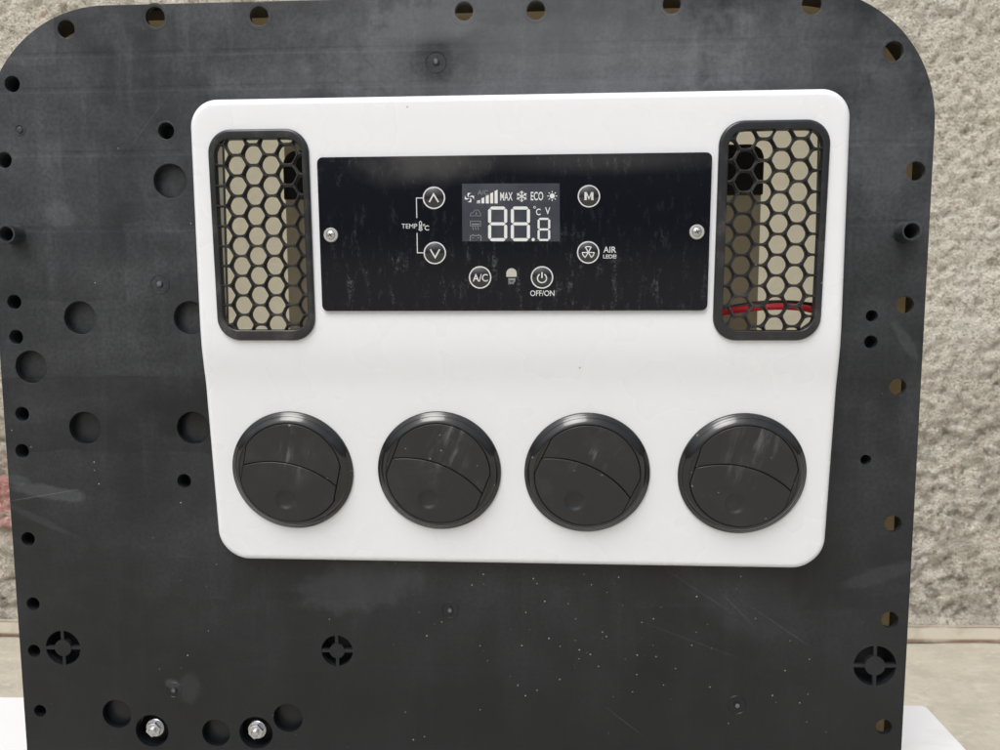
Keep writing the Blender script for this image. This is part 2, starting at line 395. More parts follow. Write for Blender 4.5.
# tan inner boards: thin yellowed plastic that lets light through
def trans(name, c, k):
    m = Mat(name, c, .6, .3); t = m.n.new('ShaderNodeBsdfTranslucent'); t.inputs[0].default_value = (*c, 1)
    nz = m.noise(12, 4, .6); m.mix(m.math('MULTIPLY', m.ramp(nz, .4, .7), .25), (c[0]*.8, c[1]*.78, c[2]*.7))
    mx = m.n.new('ShaderNodeMixShader'); mx.inputs[0].default_value = k
    m.l.new(m.b.outputs[0], mx.inputs[1]); m.l.new(t.outputs[0], mx.inputs[2]); m.l.new(mx.outputs[0], m.n['Material Output'].inputs['Surface']); return m.m
TAN = trans('yellowed_inner_plastic', (.95, .93, .845), .97)
GASK = trans('brown_gasket', (.62, .545, .41), .6)
BROWN = trans('brown_inner_plastic', (.53, .495, .42), .62)
RED = Mat('red_wire', (.85, .03, .05), .35, .5).m
BWIRE = Mat('black_wire', (.01, .01, .01), .4, .5).m
tb = Mat('white_table_board', (.80, .80, .80), .4, .4)
tb.mix(mulall(tb, tb.ramp(tb.noise(1, 5, .65, tb.mapping((6, 22, 1))), .55, .75), tb.val(.35)), (.55, .52, .46)); TABLE = tb.m

# ---------------------------------------------------------------- the setting
def vnoise(X, Z, scale, seed):
    r = np.random.RandomState(seed).rand(257, 257)
    x = X/scale; z = Z/scale; xi = np.floor(x).astype(int); zi_ = np.floor(z).astype(int); fx = x-xi; fz = z-zi_
    fx = fx*fx*(3-2*fx); fz = fz*fz*(3-2*fz); g = lambda i, j: r[i % 257, j % 257]
    return (g(xi, zi_)*(1-fx)+g(xi+1, zi_)*fx)*(1-fz)+(g(xi, zi_+1)*(1-fx)+g(xi+1, zi_+1)*fx)*fz-.5
def height_grid(name, x0, x1, z0, z1, step, hfun, place, mat, parent=None, extra=None):
    nx = int((x1-x0)/step)+1; nz = int((z1-z0)/step)+1
    X, Z = np.meshgrid(np.linspace(x0, x1, nx), np.linspace(z0, z1, nz)); H = hfun(X, Z)
    V = np.stack(place(X, Z, H), -1).reshape(-1, 3)
    i = np.arange(nx*nz).reshape(nz, nx); Fc = np.stack([i[:-1, :-1], i[:-1, 1:], i[1:, 1:], i[1:, :-1]], -1).reshape(-1, 4)
    me = bpy.data.meshes.new(name); me.from_pydata(V.tolist(), [], Fc.tolist()); me.materials.append(mat); me.shade_smooth()
    o = bpy.data.objects.new(name, me); COL.objects.link(o)
    if parent: o.parent = parent
    return o
GZ = -1.008; WY = 1.75
def ridged(X, Z, s, seed): return 1-2*np.abs(vnoise(X, Z, s, seed))*2
def wall_h(X, Z):
    wx = X+.03*vnoise(X, Z, .07, 11); wz = Z+.03*vnoise(X, Z, .07, 12)
    low = np.clip((-.15-Z)/.25, 0, 1)
    h = .006*vnoise(wx, wz, .12, 1)+.005*vnoise(wx, wz, .045, 2)+.009*vnoise(wx+.35*wz, wz, .021, 3)+.011*vnoise(X, Z, .0125, 4)
    h += low*(.016*vnoise(wx, wz, .035, 5)-.003*np.clip(ridged(wx, wz, .09, 6), .80, 1)*5+.010*vnoise(X, Z, .014, 8))
    h -= .010*np.clip((vnoise(wx, wz, .022, 9)-.24)*6, 0, 1)
    fade = np.clip((Z-(GZ+.055))/.02, 0, 1)
    return h*fade
st = Mat('rough_cement_render', (.87, .82, .70), .9, .15)
nz1 = st.noise(3, 6, .65); nz2 = st.noise(22, 8, .7); nz3 = st.noise(110, 5, .7)
st.mix(st.ramp(nz1, .35, .7), (.85, .82, .735)); st.mix(mulall(st, st.ramp(nz2, .54, .78), st.val(.35)), (.46, .385, .27)); st.mix(mulall(st, st.ramp(nz3, .52, .7), st.val(.35)), (.84, .80, .70))
st.mix(mulall(st, st.ramp(st.noise(42, 5, .7, st.mapping((1, 1, 1.7), rot=(0, .4, 0))), .52, .64), st.val(.5)), (.36, .30, .21))
st.mix(mulall(st, st.ramp(st.noise(7, 5, .65), .5, .7), st.val(.15)), (.52, .46, .37))
st.mix(mulall(st, st.ramp(st.noise(120, 3, .6), .54, .64), st.val(.7)), (.27, .225, .16))  # dark flecks put the shade of small pits into the colour
st.mix(mulall(st, st.ramp(st.noise(260, 2, .6), .55, .62), st.val(.30)), (.33, .27, .19))
sx, sy, sz = st.sep()
lowm = st.ramp(sz, .98, .52, 0, 1)
st.mix(mulall(st, lowm, st.ramp(st.noise(9, 6, .7), .35, .6), st.val(.8)), (.47, .44, .37))
st.mix(mulall(st, lowm, st.ramp(st.noise(60, 4, .6), .63, .68), st.val(.8)), (.55, .22, .09))
st.mix(mulall(st, lowm, st.ramp(st.noise(28, 6, .7), .54, .62), st.val(.7)), (.24, .215, .17))
st.mix(mulall(st, lowm, st.ramp(st.noise(50, 5, .7), .58, .66), st.val(.7)), (.85, .82, .76))
st.mix(mulall(st, st.ramp(st.noise(17, 4, .6), .66, .72), st.val(.5)), (.50, .27, .14))
# pink paint smear low on the left
v = st.n.new('ShaderNodeMapping'); v.vector_type = 'TEXTURE'; v.inputs['Location'].default_value = (-1.58, 0, .42); v.inputs['Scale'].default_value = (.13, 1e6, .16)
st.l.new(st.tc, v.inputs[0]); qq = st.n.new('ShaderNodeVectorMath'); qq.operation = 'LENGTH'; st.l.new(v.outputs[0], qq.inputs[0])
st.mix(mulall(st, st.ramp(qq.outputs['Value'], 1, .2), st.ramp(st.noise(25, 5, .7), .42, .58), st.val(.8)), (.62, .20, .20))
st.bump(st.math('ADD', st.noise(110, 8, .75), st.math('ADD', st.math('MULTIPLY', st.voro(150), .5), st.math('MULTIPLY', st.noise(330, 3, .7), .3))), 1.0, .012)
wall = empty('cement_wall', (0, 1.7075, GZ)); wall.rotation_euler.z = R_(1.97)
tag(wall, 'rough beige cement rendered wall standing behind the black panel', 'wall')
W0 = height_grid('render_coat', -2.3, 2.0, GZ+.05, 1.3, .0085, wall_h, lambda X, Z, H: (X, -H-.0, Z-GZ), st.m, wall)
mb = MB(); mb.box(-2.6, 2.3, .035, .22, 0, 2.5); mb.build('wall_core', st.m, wall, smooth=0)
ft = Mat('smooth_cement_footing', (.60, .56, .465), .85, .2)
fx, fy_, fz = ft.sep(); ft.mix(mulall(ft, ft.ramp(ft.noise(12, 6, .7), .45, .7), ft.val(.5)), (.38, .34, .27))
for zc, wd, am in ((.046, .0035, .75), (.0035, .009, .9)):
    wob = ft.math('ADD', fz, ft.ramp(ft.noise(6, 3, .6), 0, 1, -.003, .003))
    ft.mix(mulall(ft, ft.ramp(ft.math('ABSOLUTE', ft.math('SUBTRACT', wob, zc)), wd, wd*.3), ft.ramp(ft.noise(9, 4, .6), .3, .55, .35, 1), ft.val(am)), (.20, .115, .07))
ft.bump(ft.noise(80, 6, .7), .5, .004)
height_grid('footing', -2.3, 2.0, 0, .052, .013, lambda X, Z: .003*vnoise(X, Z, .1, 21), lambda X, Z, H: (X, -.004-H, Z), ft.m, wall)
gr = Mat('worn_concrete_ground', (.50, .465, .385), .85, .2)
gr.mix(mulall(gr, gr.ramp(gr.noise(9, 7, .7), .42, .6), gr.val(.6)), (.40, .37, .305)); gr.mix(mulall(gr, gr.ramp(gr.noise(1, 6, .7, gr.mapping((16, 40, 1), rot=(0, 0, .5))), .52, .66), gr.val(.5)), (.64, .61, .54)); gr.mix(mulall(gr, gr.ramp(gr.noise(30, 6, .7), .52, .75), gr.val(.5)), (.56, .53, .47))
gr.mix(mulall(gr, gr.ramp(gr.noise(60, 4, .6), .66, .72), gr.val(.5)), (.22, .19, .15))
gr.mix(mulall(gr, gr.ramp(gr.noise(13, 3, .6), .70, .76), gr.val(.5)), (.5, .25, .2))
gr.bump(gr.noise(55, 8, .7), .8, .006)
g = height_grid('ground', -2.3, 2.0, -2.0, 1.80, .03, lambda X, Z: .006*vnoise(X, Z, .16, 31)+.004*vnoise(X, Z, .07, 32), lambda X, Z, H: (X, Z, H+GZ-.004), gr.m)
gm = g.data; bm = bmesh.new(); bm.from_mesh(gm)     # carry the same sheet out to the horizon
be = [e for e in bm.edges if e.is_boundary]; r_ = bmesh.ops.extrude_edge_only(bm, edges=be)
for v_ in [q_ for q_ in r_['geom'] if isinstance(q_, bmesh.types.BMVert)]:
    c_ = Vector((v_.co.x+.15, v_.co.y+.1, 0)); s_ = 120/max(.1, max(abs(c_.x)/2.15, abs(c_.y)/1.9)*2)
    v_.co.x *= s_; v_.co.y *= s_; v_.co.z = GZ-.01
bmesh.ops.recalc_face_normals(bm, faces=bm.faces); bm.to_mesh(gm); bm.free()
if gm.polygons[0].normal.z < 0: gm.flip_normals()
tag(g, kind='structure')
# white table the unit stands on
TZ = -.32
table = empty('table', (-.1, -.05, GZ)); tag(table, 'white topped table under the black panel, its far right corner showing', 'table')
mb = MB(); c = [(-.62, -.025), (.303, -.025), (.3045, .1335), (-.62, .1025)]
lo = fillet([(x+.1, y+.05) for x, y in c], .004, 3)
n = len(lo); zt = TZ-GZ
for zz, dd in ((zt, .0012), (zt-.0012, 0), (zt-.024, 0), (zt-.025, .001)):
    mb.v += [(x, y, zz) for x, y in inset(lo, dd)]
for k in range(3):
    for i in range(n):
        j = (i+1) % n; mb.f.append((k*n+i, (k+1)*n+i, (k+1)*n+j, k*n+j)); mb.m.append(0)
mb.f += [tuple(range(n)), tuple(range(4*n-1, 3*n-1, -1))]; mb.m += [0, 0]
mb.build('tabletop', TABLE, table, merge='recalc')
for lx in (-.46, .35):
    for ly in (.05, .13):
        mb = MB(); mb.box(lx-.02, lx+.02, ly-.02, ly+.02, 0.002, zt-.026); mb.build('leg', ZINC, table, smooth=0)

# ---------------------------------------------------------------- the air conditioner unit
unit = empty('air_conditioner', (-.058, 0.02, TZ))
tag(unit, 'black air conditioner front with a white control cover, two mesh grilles and four round vents', 'air conditioner')
U = Vector(unit.location)
def rel(o):                                  # builders work in world coordinates; hang the part on the unit
    o.parent = unit; o.matrix_parent_inverse = Matrix.Translation(-U); return o
def sub(o, par):
    o.parent = par; return o
flat = lambda x, z: 0.0

# --- mounting plate
XL, XR, ZT = -.3380, .2222, .1742
plate_out = fillet([(XL, TZ+.002), (XR, TZ+.002), (XR, ZT), (XL, ZT)], [.008, .008, .0765, .079], 28)
plate_out = densify(plate_out, .02)
cov_px = [(218.5, 559), (825, 571), (853.5, 85.5), (187, 99.5)]
cl = [S(*p) for p in cov_px]
xl = (cl[0][0]+cl[3][0])/2; xr = (cl[1][0]+cl[2][0])/2; zt_ = (cl[2][1]+cl[3][1])/2; zb_ = (cl[0][1]+cl[1][1])/2
cover_out = densify(fillet([(cl[0][0], zb_), (cl[1][0], zb_), (cl[2][0], zt_), (cl[3][0], zt_)], [.0185, .0185, .0155, .0155], 12), .006)
holes = []; rings = {}
def hole(px, py, rpx, kind='thru', depth=.012):
    x, z = PL(px, py); r = rpx*.6/1000; i = len(holes); holes.append(circle(x, z, r, 28 if rpx < 12 else 40))
    if kind == 'blind': rings[i] = [(-.0002, .004), (-.0006, depth), (-.0015, depth+.0008), 'cap']
    if kind == 'cup': rings[i] = [(-.0008, .0026), (-.0016, .0040), (-.0034, .0049), (-.0060, .0053), 'cap']
    if kind == 'pit': rings[i] = [(-.0006, .008), (-.001, .013), 'cap']
    return x, z
for p in ((66,29,8.5),(155,17,9.5),(259,16,9),(464,11,8.7),(536,10,8.7),(672,4,8.5),(812,4,9),(894,51,9),(916,171,8.8),(905,305,8.3),(898,387,8),(893,524,8.3),(890,620,8.3),(884,727,7.8)): hole(*p)
for p in ((12,84,7.8),(4,160,7.8),(14,302,7.4),(16,337,7.3),(22,414,7.4),(22,451,7.3),(28,539,7.2),(33,604,7),(34,651,6.8),(40,711,6.6),(166,131,8),(184,481,7.2),(872,316,5.5),(871,342,6.2),(866,460,5)): hole(*p, 'blind')
for p in ((170,181,17),(80,318,17),(190,318,17),(31,367,17),(85,428,17),(193,428,17),(117,714,16),(216,733,15.2),(288,718,15.8)): hole(*p, 'cup')
for p in ((152,731,18),(256,733,18)): hole(*p, 'pit')
for p in ((63,648,19),(337,651,16.6),(875,666,21)): hole(*p, 'blind', .0155)
bosses = []
for qx, qy in ((6, 234), (912, 231)):
    x, z = PL(qx, qy, .009); bosses.append((x, z)); i = len(holes); holes.append(circle(x, z, .0050, 28))
cut = inset(cover_out, .0051); holes.append(densify(cut, .02))
mb = MB(); mb.sheet(plate_out, holes, flat, .003, .0006, .0005, 2, wall=(.018, .003), hole_rings=rings, grid=.014)
for x, z in bosses:
    mb.lathe(x, z, [(.0064, -.0002), (.0058, -.001), (.0056, -.0086), (.0053, -.0090), (.0045, -.0090), (.0042, -.0086), (.0040, .014), (.0001, .014)], 32)
hx, hz = PL(894, 51)                          # stiffening rib across the corner, behind the plate
u_, v_ = math.cos(R_(38)), math.sin(R_(38)); cx_, cz_ = hx+.0088*u_, hz+.0088*v_
q_ = [(cx_-v_*k*.0085+u_*t, cz_+u_*k*.0085+v_*t) for k, t in ((-1, 0), (-1, .002), (1, .002), (1, 0))]
mb.add([(a, y_, b) for y_ in (.0025, .0182) for a, b in q_], [(0,1,5,4),(1,2,6,5),(2,3,7,6),(3,0,4,7),(4,5,6,7),(3,2,1,0)])
# moulding marks: little rings with a stud
for px, py, r in ((436,62,.0060),(160,284,.0058),(174,690,.0050),(450,610,.0052),(737,705,.0058),(20,130,.003)):
    x, z = PL(px, py); mb.lathe(x, z, [(r+.0005, .0002), (r+.0001, -.00032), (r-.0002, -.00032), (r-.0006, .0002)], 32)
    mb.lathe(x, z, [(.0019, .0002), (.0018, -.0008), (.0013, -.0011), (.0001, -.0011)], 18)
for px, py, r in ((166,131,.0062),(155,17,.0085),(259,16,.0085),(464,11,.0088),(536,10,.0078),(672,4,.0078),(894,51,.0076),(916,171,.0076)):
    x, z = PL(px, py); mb.lathe(x, z, [(r*.92+.0005, .0002), (r*.92+.0001, -.00006), (r*.92-.0002, -.00006), (r*.92-.0005, .0002)], 40)
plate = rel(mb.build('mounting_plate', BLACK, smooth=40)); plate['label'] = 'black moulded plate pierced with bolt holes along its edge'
for px, py, r in ((63,648,19),(337,651,16.6),(875,666,21)):
    x, z = PL(px, py); R = r*.6/1000+.0004; mb = MB(); wv = .0011
    mb.sheet(circle(x, z, R*.47, 28), [], lambda a, b: -.0001, .003, .0002, nb=2)
    for a in range(4):
        ca, sa = math.cos(a*math.pi/2+.02), math.sin(a*math.pi/2+.02)
        q = [(R*.40, -wv), (R, -wv), (R, wv), (R*.40, wv)]
        mb.sheet([(x+u*ca-v*sa, z+u*sa+v*ca) for u, v in q], [], lambda a, b: .0002, .0025, .0002, nb=2)
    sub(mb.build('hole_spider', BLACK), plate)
for px, py in ((155,728),(257,730)):
    p = P(px, py, .003); x, z = p.x, p.z
    mb = MB(); mb.lathe(x, z, [(.0002, .0030), (.0058, .0030), (.0061, .0033), (.0061, .0046), (.002, .0046)], 36)
    bolt = sub(mb.build('washer', ZINC), plate)
    mb = MB(); mb.sheet(circle(x, z, .0050, 6, R_(14)), [], lambda a, b: .0002, .0028, .0005, nb=3)
    mb.lathe(x, z, [(.0024, .001), (.0023, -.0012), (.0019, -.0017), (.0001, -.0017)], 20)
    sub(mb.build('hex_nut', ZINC, smooth=30), plate)

# --- inner boards seen through the grilles and bolt holes
mb = MB(); inner_out = densify(fillet([(XL+.002, TZ+.002), (XR-.002, TZ+.002), (XR-.002, ZT), (XL+.002, ZT)], [.006, .006, .074, .077], 14), .05)
core_out = densify(fillet([(XL+.075, TZ+.06), (XR-.045, TZ+.06), (XR-.045, ZT-.045), (XL+.075, ZT-.045)], .006, 4), .05)
mb.sheet(inner_out, [core_out], lambda x, z: .0186, .002, .0003, nb=1); rel(mb.build('rear_gasket', GASK))
mb = MB(); mb.sheet(inset(core_out, .0003), [], lambda x, z: .0187, .0012, .0003, nb=1); rel(mb.build('rear_board', TAN))
a0 = P(285.5, 200, .0168); a1 = P(761, 200, .0168); zb = P(500, 333, .0168).z
mb = MB(); mb.sheet(fillet([(a0.x, zb-.2), (a1.x, zb-.2), (a1.x, a0.z+.028), (a0.x, a0.z+.035)], .003, 4), [], lambda x, z: .0168, .0017, .0004, nb=2)
rel(mb.build('inner_duct', BROWN))
b0 = P(284, 197, .0155); b1 = P(763, 193, .0155); bt = P(763, 144, .0155).z
mb = MB(); mb.sheet(fillet([(b0.x, b1.z-.001), (b1.x, b1.z-.001), (b1.x, bt), (b0.x, bt)], [.001, .001, .009, .009], 8), [], lambda x, z: .0155, .0012, .0002, nb=1)
rel(mb.build('duct_opening_shade', DARK))  # solid black slab, the hollow's shade given as colour

# --- white cover
fcov = lambda x, z: -cover_depth(z)
def gr_rect(l, r, t, b, cx, cy):
    return S(l, cy)[0], S(r, cy)[0], S(cx, t)[1], S(cx, b)[1]
G1o = gr_rect(213.3, 312.3, 129.2, 340.5, 263, 235); G1i = gr_rect(220.2, 305.6, 139, 330, 263, 235)
G2o = gr_rect(715.6, 825.2, 120.2, 340.5, 770, 231); G2i = gr_rect(725, 817.4, 130, 330.5, 770, 231)
def rr(g, r, d=0, n=10): return fillet(rect(g[0]+d, g[3]+d, g[1]-d, g[2]-d), r-d if r-d > .0005 else .0005, n)
ch = [densify(rr(G1o, .0125, .001), .006), densify(rr(G2o, .0125, .001), .006)]
VC = [S(293, 470.5), S(439.3, 471), S(586.8, 473), S(741.5, 474)]
VR = .0366
for x, z in VC: ch.append(circle(x, z, VR-.003, 48))
mb = MB(); mb.sheet(cover_out, ch, fcov, .0024, .0042, .0006, 5, wall=(-.0002, .0050), grid=.006)
cover = rel(mb.build('front_cover', WHITE, smooth=50)); cover['label'] = 'glossy white moulded cover flecked with rust coloured specks'

# --- grilles
def grille(Go, Gi, anchor, pitch, lab):
    lift = .0022
    fy = lambda x, z: -cover_depth(z)-lift
    mb = MB(); mb.sheet(densify(rr(Go, .0130), .006), [densify(rr(Gi, .0088), .006)], fy, .0022, .0017, .0009, 4)
    fr = rel(mb.build('intake_grille', GRILLE, smooth=50)); fr['label'] = lab
    ax, az = S(*anchor); clip = rr(Gi, .0088, -.0004, 6); clipin = rr(Gi, .0088, .0003, 6)
    cw = pitch*math.sqrt(3)/2; hs = []; segs = set(); cells = []
    for i in range(-6, 7):
        for j in range(-14, 15):
            x = ax+i*cw; z = az+j*pitch+(pitch/2 if i % 2 else 0)
            if x < Gi[0]-cw or x > Gi[1]+cw or z < Gi[3]-pitch or z > Gi[2]+pitch: continue
            cells.append((x, z)); hx6 = [(x+pitch*.503*math.cos(k*math.pi/3), z+pitch*.503*math.sin(k*math.pi/3)) for k in range(6)]; q = clip_poly(fillet(hx6, pitch*.34, 6), clipin)
            if len(q) > 3 and abs(area(q)) > 1.5e-6: hs.append(q)
    base = lambda x, z: -cover_depth(z)-.0002
    mb = MB(); mb.sheet(densify(rr(Gi, .0088, -.0012, 6), .01), hs, base, .0018, .0003, .0003, 2)
    rad = pitch/math.sqrt(3); w2 = .00056
    for x, z in cells:
        cs_ = [(x+rad*math.cos(k*math.pi/3), z+rad*math.sin(k*math.pi/3)) for k in range(6)]
        for k in range(6):
            a, b = cs_[k], cs_[(k+1) % 6]
            key = tuple(sorted(((round(a[0], 4), round(a[1], 4)), (round(b[0], 4), round(b[1], 4)))))
            if key in segs: continue
            segs.add(key); s_ = clip_seg(a, b, clip)
            if not s_: continue
            a, b = s_; L = math.dist(a, b); ux, uz = (b[0]-a[0])/L, (b[1]-a[1])/L; px, pz = -uz, ux
            e = w2*.5
            q0 = (a[0]-ux*e, a[1]-uz*e); q1 = (b[0]+ux*e, b[1]+uz*e)
            prof = [(-w2, .0004), (-w2*.85, -.0013), (-w2*.4, -.0017), (w2*.4, -.0017), (w2*.85, -.0013), (w2, .0004)]
            vs = [(q[0]+px*o, base(*q)+y, q[1]+pz*o) for q in (q0, q1) for o, y in prof]
            mb.add(vs, [(t, t+1, t+7, t+6) for t in range(5)]+[(0, 5, 4, 3, 2, 1)[::-1], (6, 7, 8, 9, 10, 11)[::-1]])
    sub(mb.build('honeycomb_mesh', GRILLE, smooth=35, merge='recalc'), fr)
    return fr
grille(G1o, G1i, (238.6, 206), .01105, 'black mesh grille at the left end of the white cover')
grille(G2o, G2i, (781.8, 160), .01110, 'black mesh grille at the right end, wires showing behind it')

# --- wires behind the right grille
def wire(name, pts, r, mat, lab):
    cu = bpy.data.curves.new(name, 'CURVE'); cu.dimensions = '3D'; sp = cu.splines.new('NURBS'); sp.points.add(len(pts)-1)
    for p, q in zip(sp.points, pts): p.co = (*q, 1)
    sp.order_u = 4; sp.use_endpoint_u = True; cu.bevel_depth = r; cu.bevel_resolution = 4; cu.resolution_u = 10
    t = bpy.data.objects.new(name, cu); me = bpy.data.meshes.new_from_object(t); bpy.data.objects.remove(t)
    me.materials.append(mat); me.shade_smooth(); o = bpy.data.objects.new(name, me); COL.objects.link(o); rel(o); o['label'] = lab
def wp(l): return [tuple(P(a, b, c)) for a, b, c in l]
wire('wire', wp([(660,330,.012),(700,318,.008),(725,311.5,.000),(750,308,-.008),(780,306,-.011),(805,307.5,-.008),(822,312,.002),(840,330,.010)]), .0019, RED, 'red insulated wire behind the mesh')
wire('wire', wp([(660,322,.012),(705,313,.011),(730,308,.009),(752,304,.006),(780,302,.004),(806,304,.006),(824,307,.008),(842,322,.011)]), .0016, BWIRE, 'black insulated wire behind the mesh')
wire('wire', wp([(780,352,.010),(795,334,.008),(806,328,.006),(818,318,.008),(832,312,.010)]), .0014, BWIRE, 'black insulated wire behind the mesh')

# --- round vents: ring, two flaps
def make_vent():
    e = empty('air_vent', (0, 0, 0))
    mb = MB(); mb.lathe(0, 0, [(VR-.0025, .0015), (VR-.0001, .0012), (VR, .0002), (VR-.0001, -.0008), (VR-.0005, -.0013), (VR-.0012, -.0016),
                               (VR-.0022, -.0027), (VR-.0024, -.0026), (VR-.0027, -.0029), (VR-.0040, -.0041), (VR-.0052, -.0049), (VR-.0056, -.0050), (VR-.0059, -.0048), (VR-.0060, -.0044), (VR-.0060, .004)], 96)
    ro = mb.build('vent_ring', RING, e, smooth=60, weighted=False)
    R = .0312; ri = VR-.0058
    # cheeks fill between the ring and the straight sides of the flaps; the wall of the tube is dark
    for sgn in (-1, 1):
        mb = MB(); a = math.acos(.0285/ri); pts = [(ri*math.cos(t), ri*math.sin(t)) for t in np.linspace(-a, a, 14)]
        if sgn < 0: pts = [(-x, z) for x, z in pts][::-1]
        mb.sheet(pts, [], lambda x, z: -.0046, .003, .0002, nb=2)
        mb.build('vent_cheek', RING, e)
    mb = MB(); mb.lathe(0, 0, [(ri+.0006, .0035), (.0001, .0035)], 48); mb.build('vent_throat', DARK, e, smooth=0)
    rf = ri-.0005; cx = .0281
    A = math.acos(cx/rf)
    c1 = Vector((-cx, -.045*R)); c2 = Vector((cx, -.045*R)); pk = Vector((0, .20*R))
    hcy = (cx*cx+c1.y**2-pk.y**2)/(2*(c1.y-pk.y)); rad = pk.y-hcy
    ta = math.asin(cx/rad); arc = [(rad*math.sin(t), hcy+rad*math.cos(t)) for t in np.linspace(-ta, ta, 40)]
    gap = .00024
    topf = [(x, z+gap) for x, z in arc][::1]+[(rf*math.cos(t), rf*math.sin(t)) for t in np.linspace(A, math.pi-A, 50)]
    botf = [(x, z-gap) for x, z in arc[::-1]]+[(rf*math.cos(t), rf*math.sin(t)) for t in np.linspace(math.pi+A, 2*math.pi-A, 50)]
    dome = lambda x, z: -.0051-.0006*(1-(x*x+z*z)/(rf*rf))
    mb = MB(); mb.sheet(topf, [], dome, .0016, .0004, nb=3, grid=.003); mb.build('upper_flap', FLAP, e, smooth=45)
    dx, dz, dr = 0, -.53*R, .0062
    def dome2(x, z):
        t = math.hypot(x-dx, z-dz)/dr
        return dome(x, z)-.0004+(.0017*(1-t**4) if t < 1 else 0)
    mb = MB(); mb.sheet(botf, [], dome2, .0022, .00045, nb=3, grid=.0007)
    for k in (-1, 0, 1): mb.lathe(k*.0026, dz+.0004, [(.0004, .0003), (.00034, -.00025), (.00001, -.00032)], 10, fy=dome2)
    mb.build('lower_flap', FLAP, e, smooth=45)
    return e
vent = make_vent(); kids = list(vent.children)
vents = []
for i, ((x, z), ang, nm) in enumerate(zip(VC, (13, 22, 25, 14), ('first', 'second', 'third', 'fourth'))):
    e = vent if i == 0 else vent.copy()
    if i:
        COL.objects.link(e)
        for k in kids:
            c_ = k.copy(); COL.objects.link(c_); c_.parent = e
    e.parent = unit; sl = (cover_depth(z+.02)-cover_depth(z-.02))/.04
    e.matrix_parent_inverse = Matrix.Translation(-U)
    e.matrix_world = Matrix.Identity(4)
    e.location = (x, -cover_depth(z)-.0002, z)
    e.rotation_euler = (Matrix.Rotation(math.atan(sl), 3, 'X') @ Matrix.Rotation(R_(ang), 3, 'Y')).to_euler()
    e['label'] = nm + ' round black vent from the left, its flaps closed'; vents.append(e)

# --- control panel
CPT = .0019
fcp = lambda x, z: -cover_depth(z)-CPT
cp = [S(321, 310, CPT), S(708, 311.6, CPT), S(711.8, 152, CPT), S(317.8, 157.3, CPT)]
cz0 = (cp[0][1]+cp[1][1])/2; cz1 = (cp[2][1]+cp[3][1])/2
cx0 = (cp[0][0]+cp[3][0])/2; cx1 = (cp[1][0]+cp[2][0])/2
mb = MB(); mb.sheet(densify(fillet(rect(cx0, cz0, cx1, cz1), .0032, 6), .01), [], fcp, CPT-.0001, .0003, nb=2, grid=.012)
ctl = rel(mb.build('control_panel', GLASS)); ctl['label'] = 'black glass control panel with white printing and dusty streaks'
def C(px, py, up=0.0):
    x, z = S(px, py, CPT+up); return (x, fcp(x, z)-up, z)
class Ink(MB):
    up = .00012
    def pt(s, p): return C(p[0], p[1], s.up)
    def poly(s, pts): s.add([s.pt(p) for p in pts], [tuple(range(len(pts)))[::-1] if area(pts) < 0 else tuple(range(len(pts)))]); return s
    def stroke(s, pts, w, closed=False):
        n = len(pts); L = []; Rr = []
        for i in range(n):
            a = pts[i-1] if (i > 0 or closed) else pts[i]; b = pts[(i+1) % n] if (i < n-1 or closed) else pts[i]
            p = pts[i]; d1 = (p[0]-a[0], p[1]-a[1]); d2 = (b[0]-p[0], b[1]-p[1]); l1 = math.hypot(*d1); l2 = math.hypot(*d2)
            if l1 < 1e-9: d1, l1 = d2, l2
            if l2 < 1e-9: d2, l2 = d1, l1
            n1 = (-d1[1]/l1, d1[0]/l1); n2 = (-d2[1]/l2, d2[0]/l2); m = (n1[0]+n2[0], n1[1]+n2[1]); lm = max(.3, math.hypot(*m)); m = (m[0]/lm, m[1]/lm)
            k = w/2/max(.45, m[0]*n1[0]+m[1]*n1[1]); L.append((p[0]+m[0]*k, p[1]+m[1]*k)); Rr.append((p[0]-m[0]*k, p[1]-m[1]*k))
        o = len(s.v); s.v += [s.pt(p) for p in L+Rr]
        for i in range(n if closed else n-1):
            j = (i+1) % n; s.f.append((o+i, o+j, o+n+j, o+n+i)); s.m.append(s.mi)
        return s
    def ring(s, x, y, r, w, n=48): return s.stroke(circle(x, y, r, n), w, True)
    def disc(s, x, y, r, n=28): return s.poly(circle(x, y, r, n))
    def arc(s, x, y, r, a0, a1, w, n=20): return s.stroke([(x+r*math.cos(R_(a0+(a1-a0)*i/n)), y+r*math.sin(R_(a0+(a1-a0)*i/n))) for i in range(n+1)], w)
    def text(s, body, x0, x1, y0, y1, bold=.0):
        """lettering fitted to the pixel box x0..x1, top y0, base y1"""
        cu = bpy.data.curves.new('t', 'FONT'); cu.body = body; cu.size = 1; cu.offset = bold; cu.resolution_u = 4
        t = bpy.data.objects.new('t', cu); COL.objects.link(t); bpy.context.view_layer.update()
        me = bpy.data.meshes.new_from_object(t.evaluated_get(bpy.context.evaluated_depsgraph_get())); bpy.data.objects.remove(t)
        V = np.array([v.co[:] for v in me.vertices]); lo = V.min(0); hi = V.max(0)
        f = [tuple(p.vertices) for p in me.polygons]
        s.add([s.pt((x0+(v[0]-lo[0])/(hi[0]-lo[0])*(x1-x0), y1-(v[1]-lo[1])/(hi[1]-lo[1])*(y1-y0))) for v in V], f)
        bpy.data.meshes.remove(me); return s
